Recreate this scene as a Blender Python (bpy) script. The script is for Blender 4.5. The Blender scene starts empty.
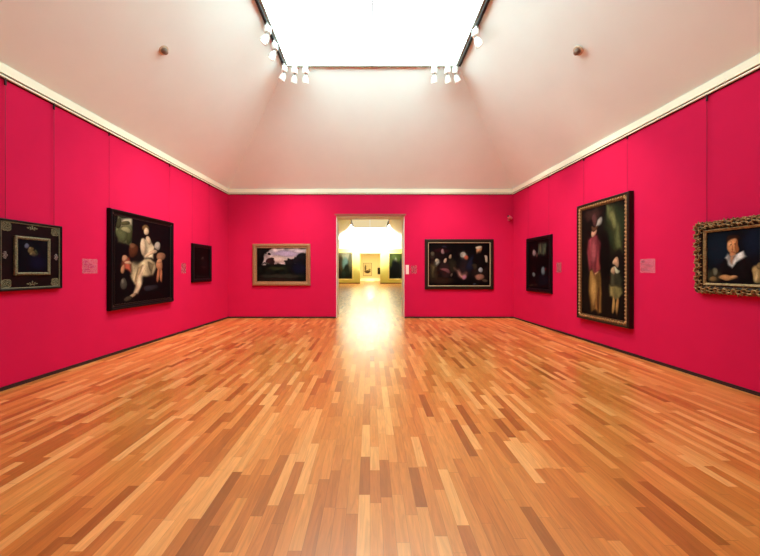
import bpy, bmesh, math, random
import numpy as np
from mathutils import Vector, Matrix, Euler
random.seed(7)
S = bpy.context.scene
C = S.collection
R = math.radians
PI = math.pi

# ------------------------------------------------------------------ camera
EYE = 1.55
cam_data = bpy.data.cameras.new('camera')
cam = bpy.data.objects.new('camera', cam_data)
C.objects.link(cam)
cam.location = (0, 0, EYE)
cam.rotation_euler = (R(90), 0, 0)
cam_data.sensor_width = 36
cam_data.sensor_fit = 'HORIZONTAL'
cam_data.lens = 320 / 760 * 36
cam_data.shift_x = 10 / 760
cam_data.shift_y = -7.5 / 760
cam_data.clip_start = .05
cam_data.clip_end = 200
S.camera = cam

# ------------------------------------------------------------------ world, exposure
W = bpy.data.worlds.new('world')
S.world = W
W.use_nodes = True
W.node_tree.nodes['Background'].inputs[0].default_value = (.8, .9, 1, 1)
W.node_tree.nodes['Background'].inputs[1].default_value = .4
S.view_settings.view_transform = 'Standard'
S.view_settings.look = 'None'
S.view_settings.exposure = 0.0
S.view_settings.gamma = 1
S.view_settings.use_curve_mapping = False
SKY = 8.7            # luminous skylight of the near room
SKY_FAR = .85        # skylight of the room beyond
SPOT = 600           # near room spotlights (W)
SPOT_FAR = 4800      # far room spotlights (W)
LAST = 700           # last room, added ceiling lamp (W)

# ------------------------------------------------------------------ materials
def lin(c):
    return tuple(((v / 255) / 12.92 if v / 255 <= .04045 else ((v / 255 + .055) / 1.055) ** 2.4) for v in c[:3])

def mat(name, col, rough=.6, metal=0, noise=0, scale=20, bump=0, spec=.5, coat=0, emit=None, es=0, srgb=True):
    m = bpy.data.materials.new(name)
    m.use_nodes = True
    nt = m.node_tree
    b = nt.nodes['Principled BSDF']
    c = lin(col) if srgb else col
    b.inputs['Base Color'].default_value = (*c, 1)
    b.inputs['Roughness'].default_value = rough
    b.inputs['Metallic'].default_value = metal
    b.inputs['Specular IOR Level'].default_value = spec
    b.inputs['Coat Weight'].default_value = coat
    if emit:
        b.inputs['Emission Color'].default_value = (*emit, 1)
        b.inputs['Emission Strength'].default_value = es
    if noise or bump:
        tc = nt.nodes.new('ShaderNodeTexCoord')
        n = nt.nodes.new('ShaderNodeTexNoise')
        n.inputs['Scale'].default_value = scale
        n.inputs['Detail'].default_value = 5
        nt.links.new(tc.outputs['Object'], n.inputs['Vector'])
        if noise:
            mr = nt.nodes.new('ShaderNodeMapRange')
            mr.inputs['From Min'].default_value = .3
            mr.inputs['From Max'].default_value = .7
            mr.inputs['To Min'].default_value = 1 - noise
            mr.inputs['To Max'].default_value = 1 + noise
            nt.links.new(n.outputs['Fac'], mr.inputs['Value'])
            mx = nt.nodes.new('ShaderNodeMix')
            mx.data_type = 'RGBA'
            mx.blend_type = 'MULTIPLY'
            mx.inputs[0].default_value = 1
            mx.inputs[6].default_value = (*c, 1)
            nt.links.new(mr.outputs[0], mx.inputs[7])
            nt.links.new(mx.outputs[2], b.inputs['Base Color'])
        if bump:
            bp = nt.nodes.new('ShaderNodeBump')
            bp.inputs['Strength'].default_value = bump
            bp.inputs['Distance'].default_value = .01
            nt.links.new(n.outputs['Fac'], bp.inputs['Height'])
            nt.links.new(bp.outputs[0], b.inputs['Normal'])
    return m

def emitter(name, col, strength):
    m = bpy.data.materials.new(name)
    m.use_nodes = True
    nt = m.node_tree
    nt.nodes.clear()
    e = nt.nodes.new('ShaderNodeEmission')
    e.inputs[0].default_value = (*col, 1)
    e.inputs[1].default_value = strength
    o = nt.nodes.new('ShaderNodeOutputMaterial')
    nt.links.new(e.outputs[0], o.inputs[0])
    return m

def floor_mat():
    """strip parquet: rows along Y, every strip its own length, tone and grain"""
    m = bpy.data.materials.new('strip_parquet')
    m.use_nodes = True
    nt = m.node_tree
    N = nt.nodes.new
    K = nt.links.new
    b = nt.nodes['Principled BSDF']
    tc = N('ShaderNodeTexCoord')
    sx = N('ShaderNodeSeparateXYZ')
    K(tc.outputs['Object'], sx.inputs[0])
    def mth(op, a, bb=None, cc=None):
        n = N('ShaderNodeMath')
        n.operation = op
        for i, v in enumerate((a, bb, cc)):
            if v is None: continue
            if isinstance(v, (int, float)): n.inputs[i].default_value = v
            else: K(v, n.inputs[i])
        return n.outputs[0]
    xr = mth('DIVIDE', sx.outputs[0], .0755)
    row = mth('FLOOR', xr)
    fx = mth('FRACT', xr)
    wr = N('ShaderNodeTexWhiteNoise'); wr.noise_dimensions = '1D'
    K(row, wr.inputs['W'])
    wr2 = N('ShaderNodeTexWhiteNoise'); wr2.noise_dimensions = '1D'
    K(mth('ADD', row, 71.3), wr2.inputs['W'])
    ln = mth('MULTIPLY_ADD', wr2.outputs['Value'], .35, .42)
    # warp along the row so the strips differ in length
    yo = mth('MULTIPLY_ADD', wr.outputs['Value'], 19.0, sx.outputs[1])
    wv = mth('SINE', mth('MULTIPLY', yo, 2.3))
    yw = mth('MULTIPLY_ADD', wv, .14, yo)
    yr = mth('DIVIDE', yw, ln)
    cell = mth('FLOOR', yr)
    fy = mth('FRACT', yr)
    cb = N('ShaderNodeCombineXYZ')
    K(row, cb.inputs[0]); K(cell, cb.inputs[1])
    wn = N('ShaderNodeTexWhiteNoise'); wn.noise_dimensions = '2D'
    K(cb.outputs[0], wn.inputs['Vector'])
    ramp = N('ShaderNodeValToRGB')
    cr = ramp.color_ramp
    stops = [(0, (162, 90, 32)), (.055, (186, 106, 44)), (.17, (204, 118, 50)), (.42, (216, 131, 60)), (.62, (224, 140, 68)), (.82, (234, 154, 82)), (1, (246, 174, 104))]
    cr.elements[0].position = 0
    cr.elements[0].color = (*lin(stops[0][1]), 1)
    cr.elements[1].position = 1
    cr.elements[1].color = (*lin(stops[-1][1]), 1)
    for p, c in stops[1:-1]:
        e = cr.elements.new(p)
        e.color = (*lin(c), 1)
    K(wn.outputs['Value'], ramp.inputs[0])
    # grain: stretched noise, shifted per strip
    gv = N('ShaderNodeCombineXYZ')
    K(mth('MULTIPLY', sx.outputs[0], 34), gv.inputs[0])
    K(mth('MULTIPLY_ADD', wn.outputs['Value'], 40, mth('MULTIPLY', sx.outputs[1], 3.2)), gv.inputs[1])
    K(mth('MULTIPLY', wn.outputs['Value'], 17), gv.inputs[2])
    gn = N('ShaderNodeTexNoise')
    gn.inputs['Scale'].default_value = 1
    gn.inputs['Detail'].default_value = 5
    gn.inputs['Distortion'].default_value = 1.2
    K(gv.outputs[0], gn.inputs['Vector'])
    gm = N('ShaderNodeMapRange')
    gm.inputs['From Min'].default_value = .3
    gm.inputs['From Max'].default_value = .7
    gm.inputs['To Min'].default_value = .84
    gm.inputs['To Max'].default_value = 1.12
    K(gn.outputs['Fac'], gm.inputs['Value'])
    # seams
    ex = mth('MINIMUM', fx, mth('SUBTRACT', 1, fx))
    ey = mth('MULTIPLY', mth('MINIMUM', fy, mth('SUBTRACT', 1, fy)), 7)
    ed = mth('MINIMUM', ex, ey)
    sm = N('ShaderNodeMapRange')
    sm.inputs['From Max'].default_value = .022
    sm.inputs['To Min'].default_value = .6
    K(ed, sm.inputs['Value'])
    tot = mth('MULTIPLY', gm.outputs[0], sm.outputs[0])
    mx = N('ShaderNodeMix')
    mx.data_type = 'RGBA'; mx.blend_type = 'MULTIPLY'
    mx.inputs[0].default_value = 1
    K(ramp.outputs[0], mx.inputs[6]); K(tot, mx.inputs[7])
    K(mx.outputs[2], b.inputs['Base Color'])
    b.inputs['Coat Weight'].default_value = .6
    b.inputs['Coat Roughness'].default_value = .21
    b.inputs['Specular IOR Level'].default_value = .5
    rr = N('ShaderNodeMapRange')
    rr.inputs['To Min'].default_value = .26
    rr.inputs['To Max'].default_value = .38
    K(gn.outputs['Fac'], rr.inputs['Value'])
    K(rr.outputs[0], b.inputs['Roughness'])
    return m

M = {}
M['pink'] = mat('crimson_pink_wall_paint', (.60, .0082, .064), .8, noise=.02, scale=3, spec=.08, srgb=False)
M['ceiling'] = mat('off_white_ceiling_plaster', (244, 249, 246), .9, noise=.012, scale=2, spec=.1)
M['cornice'] = mat('cream_cornice_paint', (246, 238, 212), .6)
M['gap'] = mat('dark_shadow_gap', (34, 12, 14), .8)
M['base'] = mat('dark_maroon_skirting', (40, 8, 14), .6)
M['reveal'] = mat('pale_door_lining', (250, 244, 234), .45)
M['head'] = mat('brown_door_head', (150, 70, 50), .5)
M['floor'] = floor_mat()
M['sky'] = emitter('luminous_skylight_glass', (.70, 1, .97), SKY)
M['skyfar'] = emitter('dim_skylight_glass', (1, .78, .42), SKY_FAR)
M['mullion'] = emitter('glowing_glazing_bar', (1, 1, .99), .82)  # centre bar is no lamp; glow added to keep it pale
M['curb'] = mat('grey_skylight_curb', (170, 168, 160), .5)
M['track'] = mat('black_track_metal', (14, 14, 14), .45, .3)
M['trackgrey'] = mat('grey_track_metal', (150, 142, 126), .45, .3)
M['lamp'] = mat('white_enamel', (244, 242, 236), .35)
M['lampgrey'] = mat('grey_joint_metal', (120, 116, 108), .5, .4)
M['lampblack'] = mat('black_enamel', (30, 28, 22), .4)
M['lens'] = emitter('lit_lamp_lens', (1, .93, .8), 3.0)
M['yellow'] = mat('pale_yellow_green_wall_paint', (206, 202, 112), .8, noise=.02, scale=2, spec=.2)
M['cream'] = mat('pale_yellow_wall_paint', (250, 244, 176), .8, spec=.2)
M['basefar'] = mat('brown_skirting', (112, 72, 26), .6)
M['black'] = mat('black_lacquer_frame', (7, 5, 8), .45, noise=.3, scale=30, spec=.18)
M['brown'] = mat('dark_walnut_frame', (34, 20, 13), .45, noise=.3, scale=30, spec=.25)
M['gold'] = mat('aged_gold_leaf', (104, 72, 40), .5, .5, noise=.5, scale=45, bump=.3)
M['palegold'] = mat('pale_gilding', (158, 116, 80), .5, .35, noise=.2, scale=30)
M['dullgold'] = mat('dull_gilt_fillet', (104, 98, 74), .5, .3, noise=.35, scale=60)
M['antique'] = mat('antique_carved_gilding', (136, 102, 60), .5, .45, noise=.6, scale=26, bump=.5)
M['filigree'] = mat('tarnished_filigree', (116, 110, 82), .55, .25, noise=.6, scale=60, bump=.5)
M['shell'] = mat('pinkish_inlay', (120, 100, 96), .5, .1, noise=.2, scale=30)
M['panel'] = mat('dark_tortoiseshell_panel', (14, 5, 8), .4, noise=.5, scale=14, spec=.15)
M['wire'] = mat('thin_dark_wire', (130, 18, 44), .5, .5)
M['hook'] = mat('dark_hook', (36, 12, 16), .5, .5)
M['detector'] = mat('brown_detector_plastic', (128, 104, 88), .5)
M['ring'] = mat('beige_detector_base', (206, 180, 154), .6)
M['sensor'] = mat('pinkish_sensor_plastic', (214, 110, 122), .5)
M['text'] = mat('dark_pink_print', (170, 44, 84), .7)
M['switch'] = mat('white_switch_plastic', (250, 214, 210), .5)
def acrylic(name, col, a):
    m = mat(name, col, .35)
    m.node_tree.nodes['Principled BSDF'].inputs['Alpha'].default_value = a
    return m
M['card'] = acrylic('frosted_label_acrylic', (250, 140, 165), .36)
M['greytext'] = acrylic('faint_grey_print', (170, 100, 110), .2)
M['cardfaint'] = acrylic('clear_label_acrylic', (236, 140, 150), .22)

# ------------------------------------------------------------------ helpers
def tag(o, label=None, cat=None, group=None, kind=None):
    if label: o['label'] = label
    if cat: o['category'] = cat
    if group: o['group'] = group
    if kind: o['kind'] = kind
    return o

def empty(name, loc, rz=0):
    o = bpy.data.objects.new(name, None)
    C.objects.link(o)
    o.location = loc
    o.rotation_euler = (0, 0, rz)
    o.empty_display_size = .1
    return o

def obj(name, bm, m, parent=None, smooth=False, loc=None):
    me = bpy.data.meshes.new(name)
    bmesh.ops.recalc_face_normals(bm, faces=bm.faces)
    bm.to_mesh(me)
    bm.free()
    for x in (m if isinstance(m, list) else [m]):
        me.materials.append(x)
    if smooth:
        for p in me.polygons: p.use_smooth = True
    o = bpy.data.objects.new(name, me)
    C.objects.link(o)
    if parent: o.parent = parent
    if loc: o.location = loc
    return o

def box(bm, x0, x1, y0, y1, z0, z1, bev=0, mi=0):
    r = bmesh.ops.create_cube(bm, size=1, matrix=Matrix.Translation(((x0+x1)/2, (y0+y1)/2, (z0+z1)/2)) @ Matrix.Diagonal((x1-x0, y1-y0, z1-z0, 1)))
    fs = {f for v in r['verts'] for f in v.link_faces}
    for f in fs: f.material_index = mi
    if bev:
        es = {e for v in r['verts'] for e in v.link_edges}
        bmesh.ops.bevel(bm, geom=list(es), offset=bev, segments=2, affect='EDGES', profile=.5)

def prism(bm, pts, z0, z1, mi=0):
    """extrude an XY outline from z0 to z1"""
    a = [bm.verts.new((x, y, z0)) for x, y in pts]
    b = [bm.verts.new((x, y, z1)) for x, y in pts]
    n = len(pts)
    fs = [bm.faces.new(a[::-1]), bm.faces.new(b)]
    for i in range(n):
        fs.append(bm.faces.new((a[i], a[(i+1) % n], b[(i+1) % n], b[i])))
    for f in fs: f.material_index = mi

def lathe(bm, prof, mtx=Matrix(), seg=24, mi=0):
    """prof: (r, z) pairs revolved about local Z, capped"""
    rings = []
    for r, z in prof:
        if r < 1e-6:
            rings.append([bm.verts.new(mtx @ Vector((0, 0, z)))])
        else:
            rings.append([bm.verts.new(mtx @ Vector((r*math.cos(2*PI*k/seg), r*math.sin(2*PI*k/seg), z))) for k in range(seg)])
    for a, b in zip(rings, rings[1:]):
        for k in range(seg):
            k2 = (k+1) % seg
            if len(a) == 1 and len(b) == 1: continue
            if len(a) == 1: f = bm.faces.new((a[0], b[k], b[k2]))
            elif len(b) == 1: f = bm.faces.new((a[k], a[k2], b[0]))
            else: f = bm.faces.new((a[k], a[k2], b[k2], b[k]))
            f.material_index = mi
    for r in (rings[0], rings[-1]):
        if len(r) > 2: bm.faces.new(r)

def tube(bm, pts, rad, seg=8, mi=0):
    pts = [Vector(p) for p in pts]
    rings = []
    for i, p in enumerate(pts):
        d = (pts[min(i+1, len(pts)-1)] - pts[max(i-1, 0)]).normalized()
        u = d.orthogonal().normalized()
        if i and rings:
            u = (last_u - d * last_u.dot(d)).normalized()
        last_u = u
        v = d.cross(u)
        r = rad[i] if isinstance(rad, (list, tuple)) else rad
        rings.append([bm.verts.new(p + u*r*math.cos(2*PI*k/seg) + v*r*math.sin(2*PI*k/seg)) for k in range(seg)])
    for a, b in zip(rings, rings[1:]):
        for k in range(seg):
            bm.faces.new((a[k], a[(k+1) % seg], b[(k+1) % seg], b[k])).material_index = mi
    bm.faces.new(rings[0]); bm.faces.new(rings[-1])

def blob(bm, c, rx, ry, rz, rot=0, sub=1):
    """ellipsoid on the wall plane: x right, z up, y depth; rot turns it in the wall plane"""
    mx = Matrix.Translation(c) @ Matrix.Rotation(rot, 4, 'Y') @ Matrix.Diagonal((rx, ry, rz, 1))
    bmesh.ops.create_icosphere(bm, subdivisions=sub, radius=1, matrix=mx)

def moulding(bm, w, h, prof, mi=0):
    """picture-frame ring, bottom centre at the origin, wall at y=0; prof = (inset, out) pairs"""
    rings = []
    for d, o in prof:
        rings.append([bm.verts.new(p) for p in ((-w/2+d, -o, d), (w/2-d, -o, d), (w/2-d, -o, h-d), (-w/2+d, -o, h-d))])
    for a, b in zip(rings, rings[1:] + [rings[0]]):
        for k in range(4):
            bm.faces.new((a[k], a[(k+1) % 4], b[(k+1) % 4], b[k])).material_index = mi

def bow(d0, d1, o0, o1, n=5, up=True):
    """quarter-round piece of a profile from (d0,o0) to (d1,o1)"""
    out = []
    for i in range(1, n+1):
        t = i / n * PI / 2
        if up: out.append((d0 + (d1-d0)*(1-math.cos(t)), o0 + (o1-o0)*math.sin(t)))
        else: out.append((d0 + (d1-d0)*math.sin(t), o0 + (o1-o0)*(1-math.cos(t))))
    return out

# ------------------------------------------------------------------ painted canvases
ARTS = {
 'lady': ((11, 10, 14), [
  ('p',[(0.042,0.007),(0.271,0.008),(0.271,0.312),(0.042,0.302)],(120,120,82),0.012),
  ('p',[(0.048,0.011),(0.267,0.013),(0.264,0.085),(0.115,0.114),(0.048,0.08)],(196,178,150),0.012),
  ('e',0.078,0.078,0.0429,0.0656,0,(66,62,40),0.25),
  ('e',0.172,0.076,0.0642,0.0287,0,(84,78,50),0.25),
  ('e',0.116,0.216,0.0688,0.0805,0,(86,88,58),0.25),
  ('e',0.225,0.217,0.0527,0.0875,0,(62,66,40),0.25),
  ('e',0.179,0.152,0.0644,0.0288,0,(150,140,100),0.25),
  ('e',0.529,0.439,0.2655,0.3134,0,(20,15,16),0.6),
  ('e',0.295,0.391,0.0818,0.0941,0.2,(88,46,30),0.25),
  ('e',0.285,0.322,0.044,0.037,0,(120,76,52),0.25),
  ('p',[(0.439,0.235),(0.589,0.222),(0.676,0.314),(0.653,0.47),(0.476,0.46),(0.418,0.353)],(222,196,160),0.012),
  ('e',0.558,0.234,0.0382,0.0419,0,(214,176,142),0.25),
  ('e',0.508,0.087,0.071,0.0414,0,(112,80,48),0.25),
  ('e',0.523,0.132,0.0489,0.0493,0,(220,184,150),0.25),
  ('e',0.605,0.396,0.1329,0.0292,-0.25,(224,184,150),0.25),
  ('e',0.461,0.321,0.044,0.0925,0.1,(226,190,156),0.25),
  ('p',[(0.272,0.544),(0.476,0.46),(0.694,0.503),(0.718,0.579),(0.638,0.685),(0.47,0.703),(0.355,0.823),(0.226,0.666)],(206,180,140),0.012),
  ('p',[(0.348,0.566),(0.455,0.542),(0.405,0.746),(0.314,0.79)],(164,134,98),0.012),
  ('p',[(0.548,0.518),(0.677,0.524),(0.607,0.665)],(170,142,106),0.012),
  ('p',[(0.44,0.558),(0.514,0.58),(0.427,0.798),(0.37,0.911),(0.286,0.918),(0.327,0.831)],(220,184,150),0.012),
  ('e',0.28,0.932,0.068,0.0224,-0.3,(190,152,120),0.25),
  ('p',[(0.11,0.47),(0.219,0.46),(0.272,0.554),(0.239,0.632),(0.154,0.624),(0.103,0.551)],(176,84,64),0.012),
  ('e',0.154,0.47,0.0415,0.0384,0,(196,140,108),0.25),
  ('e',0.135,0.609,0.0285,0.0623,0.2,(190,130,96),0.25),
  ('e',0.219,0.538,0.0658,0.0195,0.3,(206,160,128),0.25),
  ('e',0.733,0.296,0.0618,0.0544,0,(176,160,146),0.25),
  ('e',0.801,0.432,0.0848,0.0609,0,(150,104,78),0.25),
  ('e',0.768,0.548,0.0628,0.0716,0,(186,122,88),0.25),
  ('e',0.744,0.684,0.029,0.0933,0.1,(178,108,76),0.25),
  ('e',0.811,0.687,0.0299,0.0946,-0.1,(178,108,76),0.25),
  ('e',0.772,0.498,0.0503,0.033,0,(200,140,104),0.25),
  ('e',0.141,0.772,0.0573,0.0578,0,(78,74,66),0.25),
  ('e',0.122,0.752,0.0252,0.024,0,(120,114,100),0.25),
  ('e',0.608,0.838,0.1414,0.0375,0,(44,40,46),0.25),
  ('e',0.213,0.954,0.0725,0.0295,0,(72,62,50),0.25),
 ]),
 'dark_portrait': ((9, 8, 10), [
  ('e',0.536,0.353,0.0962,0.0688,0,(78,66,62),0.6),
  ('e',0.651,0.539,0.2707,0.1764,0,(22,14,18),0.8),
  ('e',0.605,0.627,0.1844,0.0414,0,(44,26,26),0.8),
  ('p',[(0.117,0.909),(0.95,0.918),(0.953,0.967),(0.117,0.956)],(42,34,34),0.02),
 ]),
 'landscape': ((15, 14, 14), [
  ('p',[(0.0,0.0),(1.0,0.0),(1.0,0.288),(0.855,0.465),(0.678,0.5),(0.403,0.535),(0.128,0.535),(0.0,0.318)],(182,160,160),0.012),
  ('e',0.599,0.171,0.2947,0.1,0,(164,142,168),0.8),
  ('e',0.422,0.332,0.2161,0.1,0,(196,168,160),0.8),
  ('e',0.855,0.097,0.1375,0.0588,0,(186,166,176),0.8),
  ('e',0.049,0.229,0.0982,0.3235,0,(16,14,16),0.25),
  ('p',[(0.0,0.0),(0.269,0.0),(0.25,0.106),(0.167,0.171),(0.128,0.318),(-0.0,0.435)],(18,16,16),0.012),
  ('e',0.269,0.412,0.0904,0.1118,0,(46,24,26),0.25),
  ('e',0.198,0.5,0.0668,0.0706,0,(70,66,58),0.25),
  ('e',0.138,0.482,0.0177,0.0353,0,(26,24,22),0.35),
  ('e',0.159,0.476,0.0236,0.0559,0,(26,24,22),0.35),
  ('e',0.191,0.518,0.0196,0.0412,0,(26,24,22),0.35),
  ('e',0.214,0.485,0.0177,0.0294,0,(26,24,22),0.35),
  ('e',0.25,0.529,0.0295,0.05,0,(26,24,22),0.35),
  ('e',0.271,0.5,0.0275,0.0471,0,(26,24,22),0.35),
  ('e',0.305,0.535,0.0177,0.0441,0,(26,24,22),0.35),
  ('e',0.336,0.518,0.0196,0.0382,0,(26,24,22),0.35),
  ('e',0.356,0.544,0.0295,0.0412,0,(26,24,22),0.35),
  ('e',0.381,0.544,0.0255,0.0529,0,(26,24,22),0.35),
  ('e',0.403,0.529,0.0236,0.0441,0,(26,24,22),0.35),
  ('e',0.428,0.506,0.0216,0.05,0,(26,24,22),0.35),
  ('e',0.448,0.497,0.0275,0.0324,0,(26,24,22),0.35),
  ('e',0.477,0.521,0.0216,0.0559,0,(26,24,22),0.35),
  ('e',0.499,0.515,0.0196,0.0441,0,(26,24,22),0.35),
  ('e',0.523,0.512,0.0275,0.0324,0,(26,24,22),0.35),
  ('e',0.552,0.541,0.0177,0.0235,0,(26,24,22),0.35),
  ('e',0.576,0.529,0.0255,0.0294,0,(26,24,22),0.35),
  ('e',0.58,0.391,0.0236,0.0235,0,(26,24,22),0.35),
  ('e',0.609,0.424,0.0314,0.0471,0,(26,24,22),0.35),
  ('e',0.644,0.362,0.0216,0.0559,0,(26,24,22),0.35),
  ('e',0.676,0.376,0.0314,0.0441,0,(26,24,22),0.35),
  ('e',0.709,0.359,0.0196,0.0382,0,(26,24,22),0.35),
  ('e',0.731,0.359,0.0314,0.0324,0,(26,24,22),0.35),
  ('e',0.75,0.332,0.0196,0.05,0,(26,24,22),0.35),
  ('e',0.756,0.318,0.0177,0.0559,0,(26,24,22),0.35),
  ('e',0.782,0.297,0.0177,0.0235,0,(26,24,22),0.35),
  ('e',0.804,0.312,0.0196,0.0235,0,(26,24,22),0.35),
  ('e',0.831,0.268,0.0314,0.0265,0,(26,24,22),0.35),
  ('e',0.859,0.282,0.0236,0.0559,0,(26,24,22),0.35),
  ('e',0.886,0.235,0.0236,0.0235,0,(26,24,22),0.35),
  ('e',0.914,0.218,0.0314,0.05,0,(26,24,22),0.35),
  ('e',0.941,0.188,0.0216,0.0294,0,(26,24,22),0.35),
  ('e',0.963,0.185,0.0295,0.0265,0,(26,24,22),0.35),
  ('e',0.984,0.215,0.0255,0.0559,0,(26,24,22),0.35),
  ('e',0.338,0.429,0.0236,0.0294,0,(40,26,26),0.4),
  ('e',0.202,0.047,0.0157,0.0324,0,(22,19,18),0.35),
  ('e',0.336,0.482,0.0196,0.0294,0,(40,26,26),0.4),
  ('e',0.242,0.191,0.0216,0.0265,0,(22,19,18),0.35),
  ('e',0.299,0.435,0.0177,0.0324,0,(40,26,26),0.4),
  ('e',0.263,0.041,0.0236,0.0324,0,(22,19,18),0.35),
  ('e',0.301,0.309,0.0255,0.0206,0,(40,26,26),0.4),
  ('e',0.263,0.2,0.0138,0.0206,0,(22,19,18),0.35),
  ('e',0.295,0.415,0.0236,0.0324,0,(40,26,26),0.4),
  ('e',0.165,0.024,0.0236,0.0176,0,(22,19,18),0.35),
  ('e',0.334,0.324,0.0236,0.0294,0,(40,26,26),0.4),
  ('e',0.251,0.168,0.0236,0.0206,0,(22,19,18),0.35),
  ('e',0.301,0.368,0.0255,0.0294,0,(40,26,26),0.4),
  ('e',0.198,0.162,0.0138,0.0176,0,(22,19,18),0.35),
  ('e',0.157,0.5,0.0275,0.0353,0,(150,142,140),0.25),
  ('e',0.67,0.453,0.1022,0.1118,0,(24,20,22),0.25),
  ('e',0.906,0.306,0.1218,0.1471,0,(22,20,24),0.25),
  ('e',0.815,0.365,0.0786,0.1,0,(26,22,28),0.25),
  ('p',[(-0.0,0.582),(0.147,0.518),(0.403,0.5),(0.58,0.518),(1.0,0.435),(1.0,1.0),(-0.0,1.0)],(17,19,16),0.012),
  ('e',0.403,0.612,0.1768,0.0529,0,(40,44,26),0.7),
  ('e',0.855,0.612,0.1572,0.1765,0,(17,18,34),0.8),
  ('e',0.501,0.841,0.4715,0.0647,0,(40,40,34),0.8),
  ('e',0.403,0.941,0.4322,0.0471,0,(34,24,20),0.8),
 ]),
 'gathering': ((12, 9, 10), [
  ('e',0.153,0.476,0.1619,0.4076,0,(26,14,14),0.8),
  ('e',0.603,0.557,0.2338,0.3533,0,(20,14,16),0.8),
  ('e',0.207,0.177,0.1439,0.0489,0,(48,16,20),0.8),
  ('e',0.081,0.639,0.0791,0.2446,0,(52,36,26),0.6),
  ('e',0.272,0.639,0.0899,0.2174,0,(48,30,30),0.6),
  ('e',0.585,0.611,0.1007,0.2446,0.1,(40,28,30),0.6),
  ('e',0.387,0.53,0.0647,0.163,0,(44,36,26),0.6),
  ('e',0.854,0.639,0.1619,0.2989,0,(34,24,22),0.5),
  ('e',0.207,0.883,0.2158,0.0815,0,(44,30,22),0.7),
  ('e',0.059,0.313,0.0432,0.0707,0,(50,36,30),0.6),
  ('e',0.059,0.253,0.0288,0.0543,0,(92,80,66),0.5),
  ('e',0.232,0.198,0.027,0.0543,0,(150,110,112),0.5),
  ('e',0.257,0.095,0.054,0.0217,0,(40,34,48),0.25),
  ('e',0.128,0.421,0.0288,0.0543,0.3,(206,180,150),0.35),
  ('p',[(0.095,0.454),(0.156,0.394),(0.171,0.454),(0.117,0.546),(0.085,0.524)],(206,200,184),0.02),
  ('p',[(0.034,0.53),(0.117,0.53),(0.099,0.829),(0.049,0.829)],(96,82,56),0.03),
  ('e',0.282,0.416,0.0306,0.0598,0,(206,168,146),0.4),
  ('e',0.365,0.329,0.027,0.0543,0,(168,138,114),0.5),
  ('e',0.279,0.649,0.0791,0.0435,0.4,(122,72,76),0.5),
  ('e',0.372,0.747,0.018,0.0543,0.3,(90,76,66),0.5),
  ('e',0.559,0.274,0.0504,0.0707,0.5,(200,190,178),0.35),
  ('p',[(0.516,0.258),(0.567,0.209),(0.61,0.274),(0.592,0.372),(0.545,0.356)],(196,180,164),0.03),
  ('e',0.61,0.351,0.0324,0.0543,0,(184,90,66),0.4),
  ('p',[(0.415,0.59),(0.495,0.617),(0.549,0.747),(0.612,0.693),(0.621,0.842),(0.567,0.861),(0.495,0.774)],(182,128,116),0.02),
  ('e',0.581,0.807,0.036,0.0598,0,(172,110,134),0.5),
  ('e',0.692,0.476,0.054,0.1902,0.3,(26,32,52),0.7),
  ('e',0.824,0.177,0.054,0.1087,0,(206,138,100),0.35),
  ('e',0.818,0.106,0.0504,0.0435,0,(206,186,160),0.4),
  ('e',0.854,0.421,0.1187,0.2174,0,(16,12,12),0.5),
  ('e',0.937,0.367,0.0252,0.0815,-0.4,(190,170,150),0.4),
  ('e',0.854,0.628,0.0324,0.0707,0,(168,170,176),0.4),
  ('e',0.84,0.807,0.0827,0.0761,0,(150,104,88),0.4),
  ('e',0.746,0.557,0.036,0.0543,0,(54,44,34),0.6),
  ('e',0.746,0.97,0.036,0.0217,0,(60,66,80),0.6),
  ('e',0.926,0.883,0.0432,0.0326,0,(80,62,50),0.6),
 ]),
 'dark_interior': ((9, 10, 12), [
  ('p',[(0.484,0.072),(0.863,0.059),(0.863,0.297),(0.75,0.324),(0.496,0.282)],(70,74,62),0.03),
  ('e',0.605,0.171,0.0475,0.0981,0,(96,90,70),0.6),
  ('e',0.79,0.2,0.0454,0.0815,0,(84,88,70),0.6),
  ('e',0.297,0.253,0.0829,0.0712,0,(150,126,128),0.5),
  ('e',0.435,0.291,0.0618,0.0451,0,(84,60,58),0.6),
  ('e',0.733,0.645,0.092,0.0821,0.2,(104,120,128),0.5),
  ('e',0.835,0.588,0.0561,0.0334,0,(90,30,34),0.6),
  ('e',0.284,0.711,0.0768,0.0408,0,(104,116,116),0.5),
  ('e',0.721,0.827,0.2887,0.1209,0,(12,20,30),0.8),
  ('p',[(0.048,0.945),(0.423,0.917),(0.423,0.937),(0.048,0.971)],(80,70,54),0.02),
 ]),
 'tall_figures': ((22, 20, 18), [
  ('e',0.803,0.22,0.2268,0.2037,0,(44,52,34),0.7),
  ('p',[(0.598,0.01),(0.746,0.015),(0.893,0.225),(0.936,0.426),(0.832,0.415),(0.688,0.189)],(84,88,54),0.03),
  ('e',0.746,0.147,0.0578,0.0915,-0.3,(120,118,74),0.7),
  ('e',0.277,0.064,0.2038,0.0545,0,(60,40,36),0.7),
  ('e',0.442,0.149,0.0899,0.0434,0,(170,160,150),0.5),
  ('e',0.324,0.117,0.0668,0.0492,0,(92,56,54),0.5),
  ('p',[(0.159,0.297),(0.27,0.252),(0.416,0.269),(0.505,0.345),(0.48,0.487),(0.416,0.603),(0.201,0.6),(0.145,0.408)],(142,58,66),0.02),
  ('e',0.324,0.23,0.0735,0.0369,0,(214,160,130),0.25),
  ('e',0.337,0.191,0.0931,0.0221,0,(94,64,44),0.25),
  ('e',0.31,0.412,0.0671,0.1232,0,(168,82,88),0.7),
  ('e',0.442,0.526,0.045,0.0723,-0.1,(150,66,66),0.5),
  ('e',0.39,0.603,0.0523,0.0219,0,(200,150,112),0.25),
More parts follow.
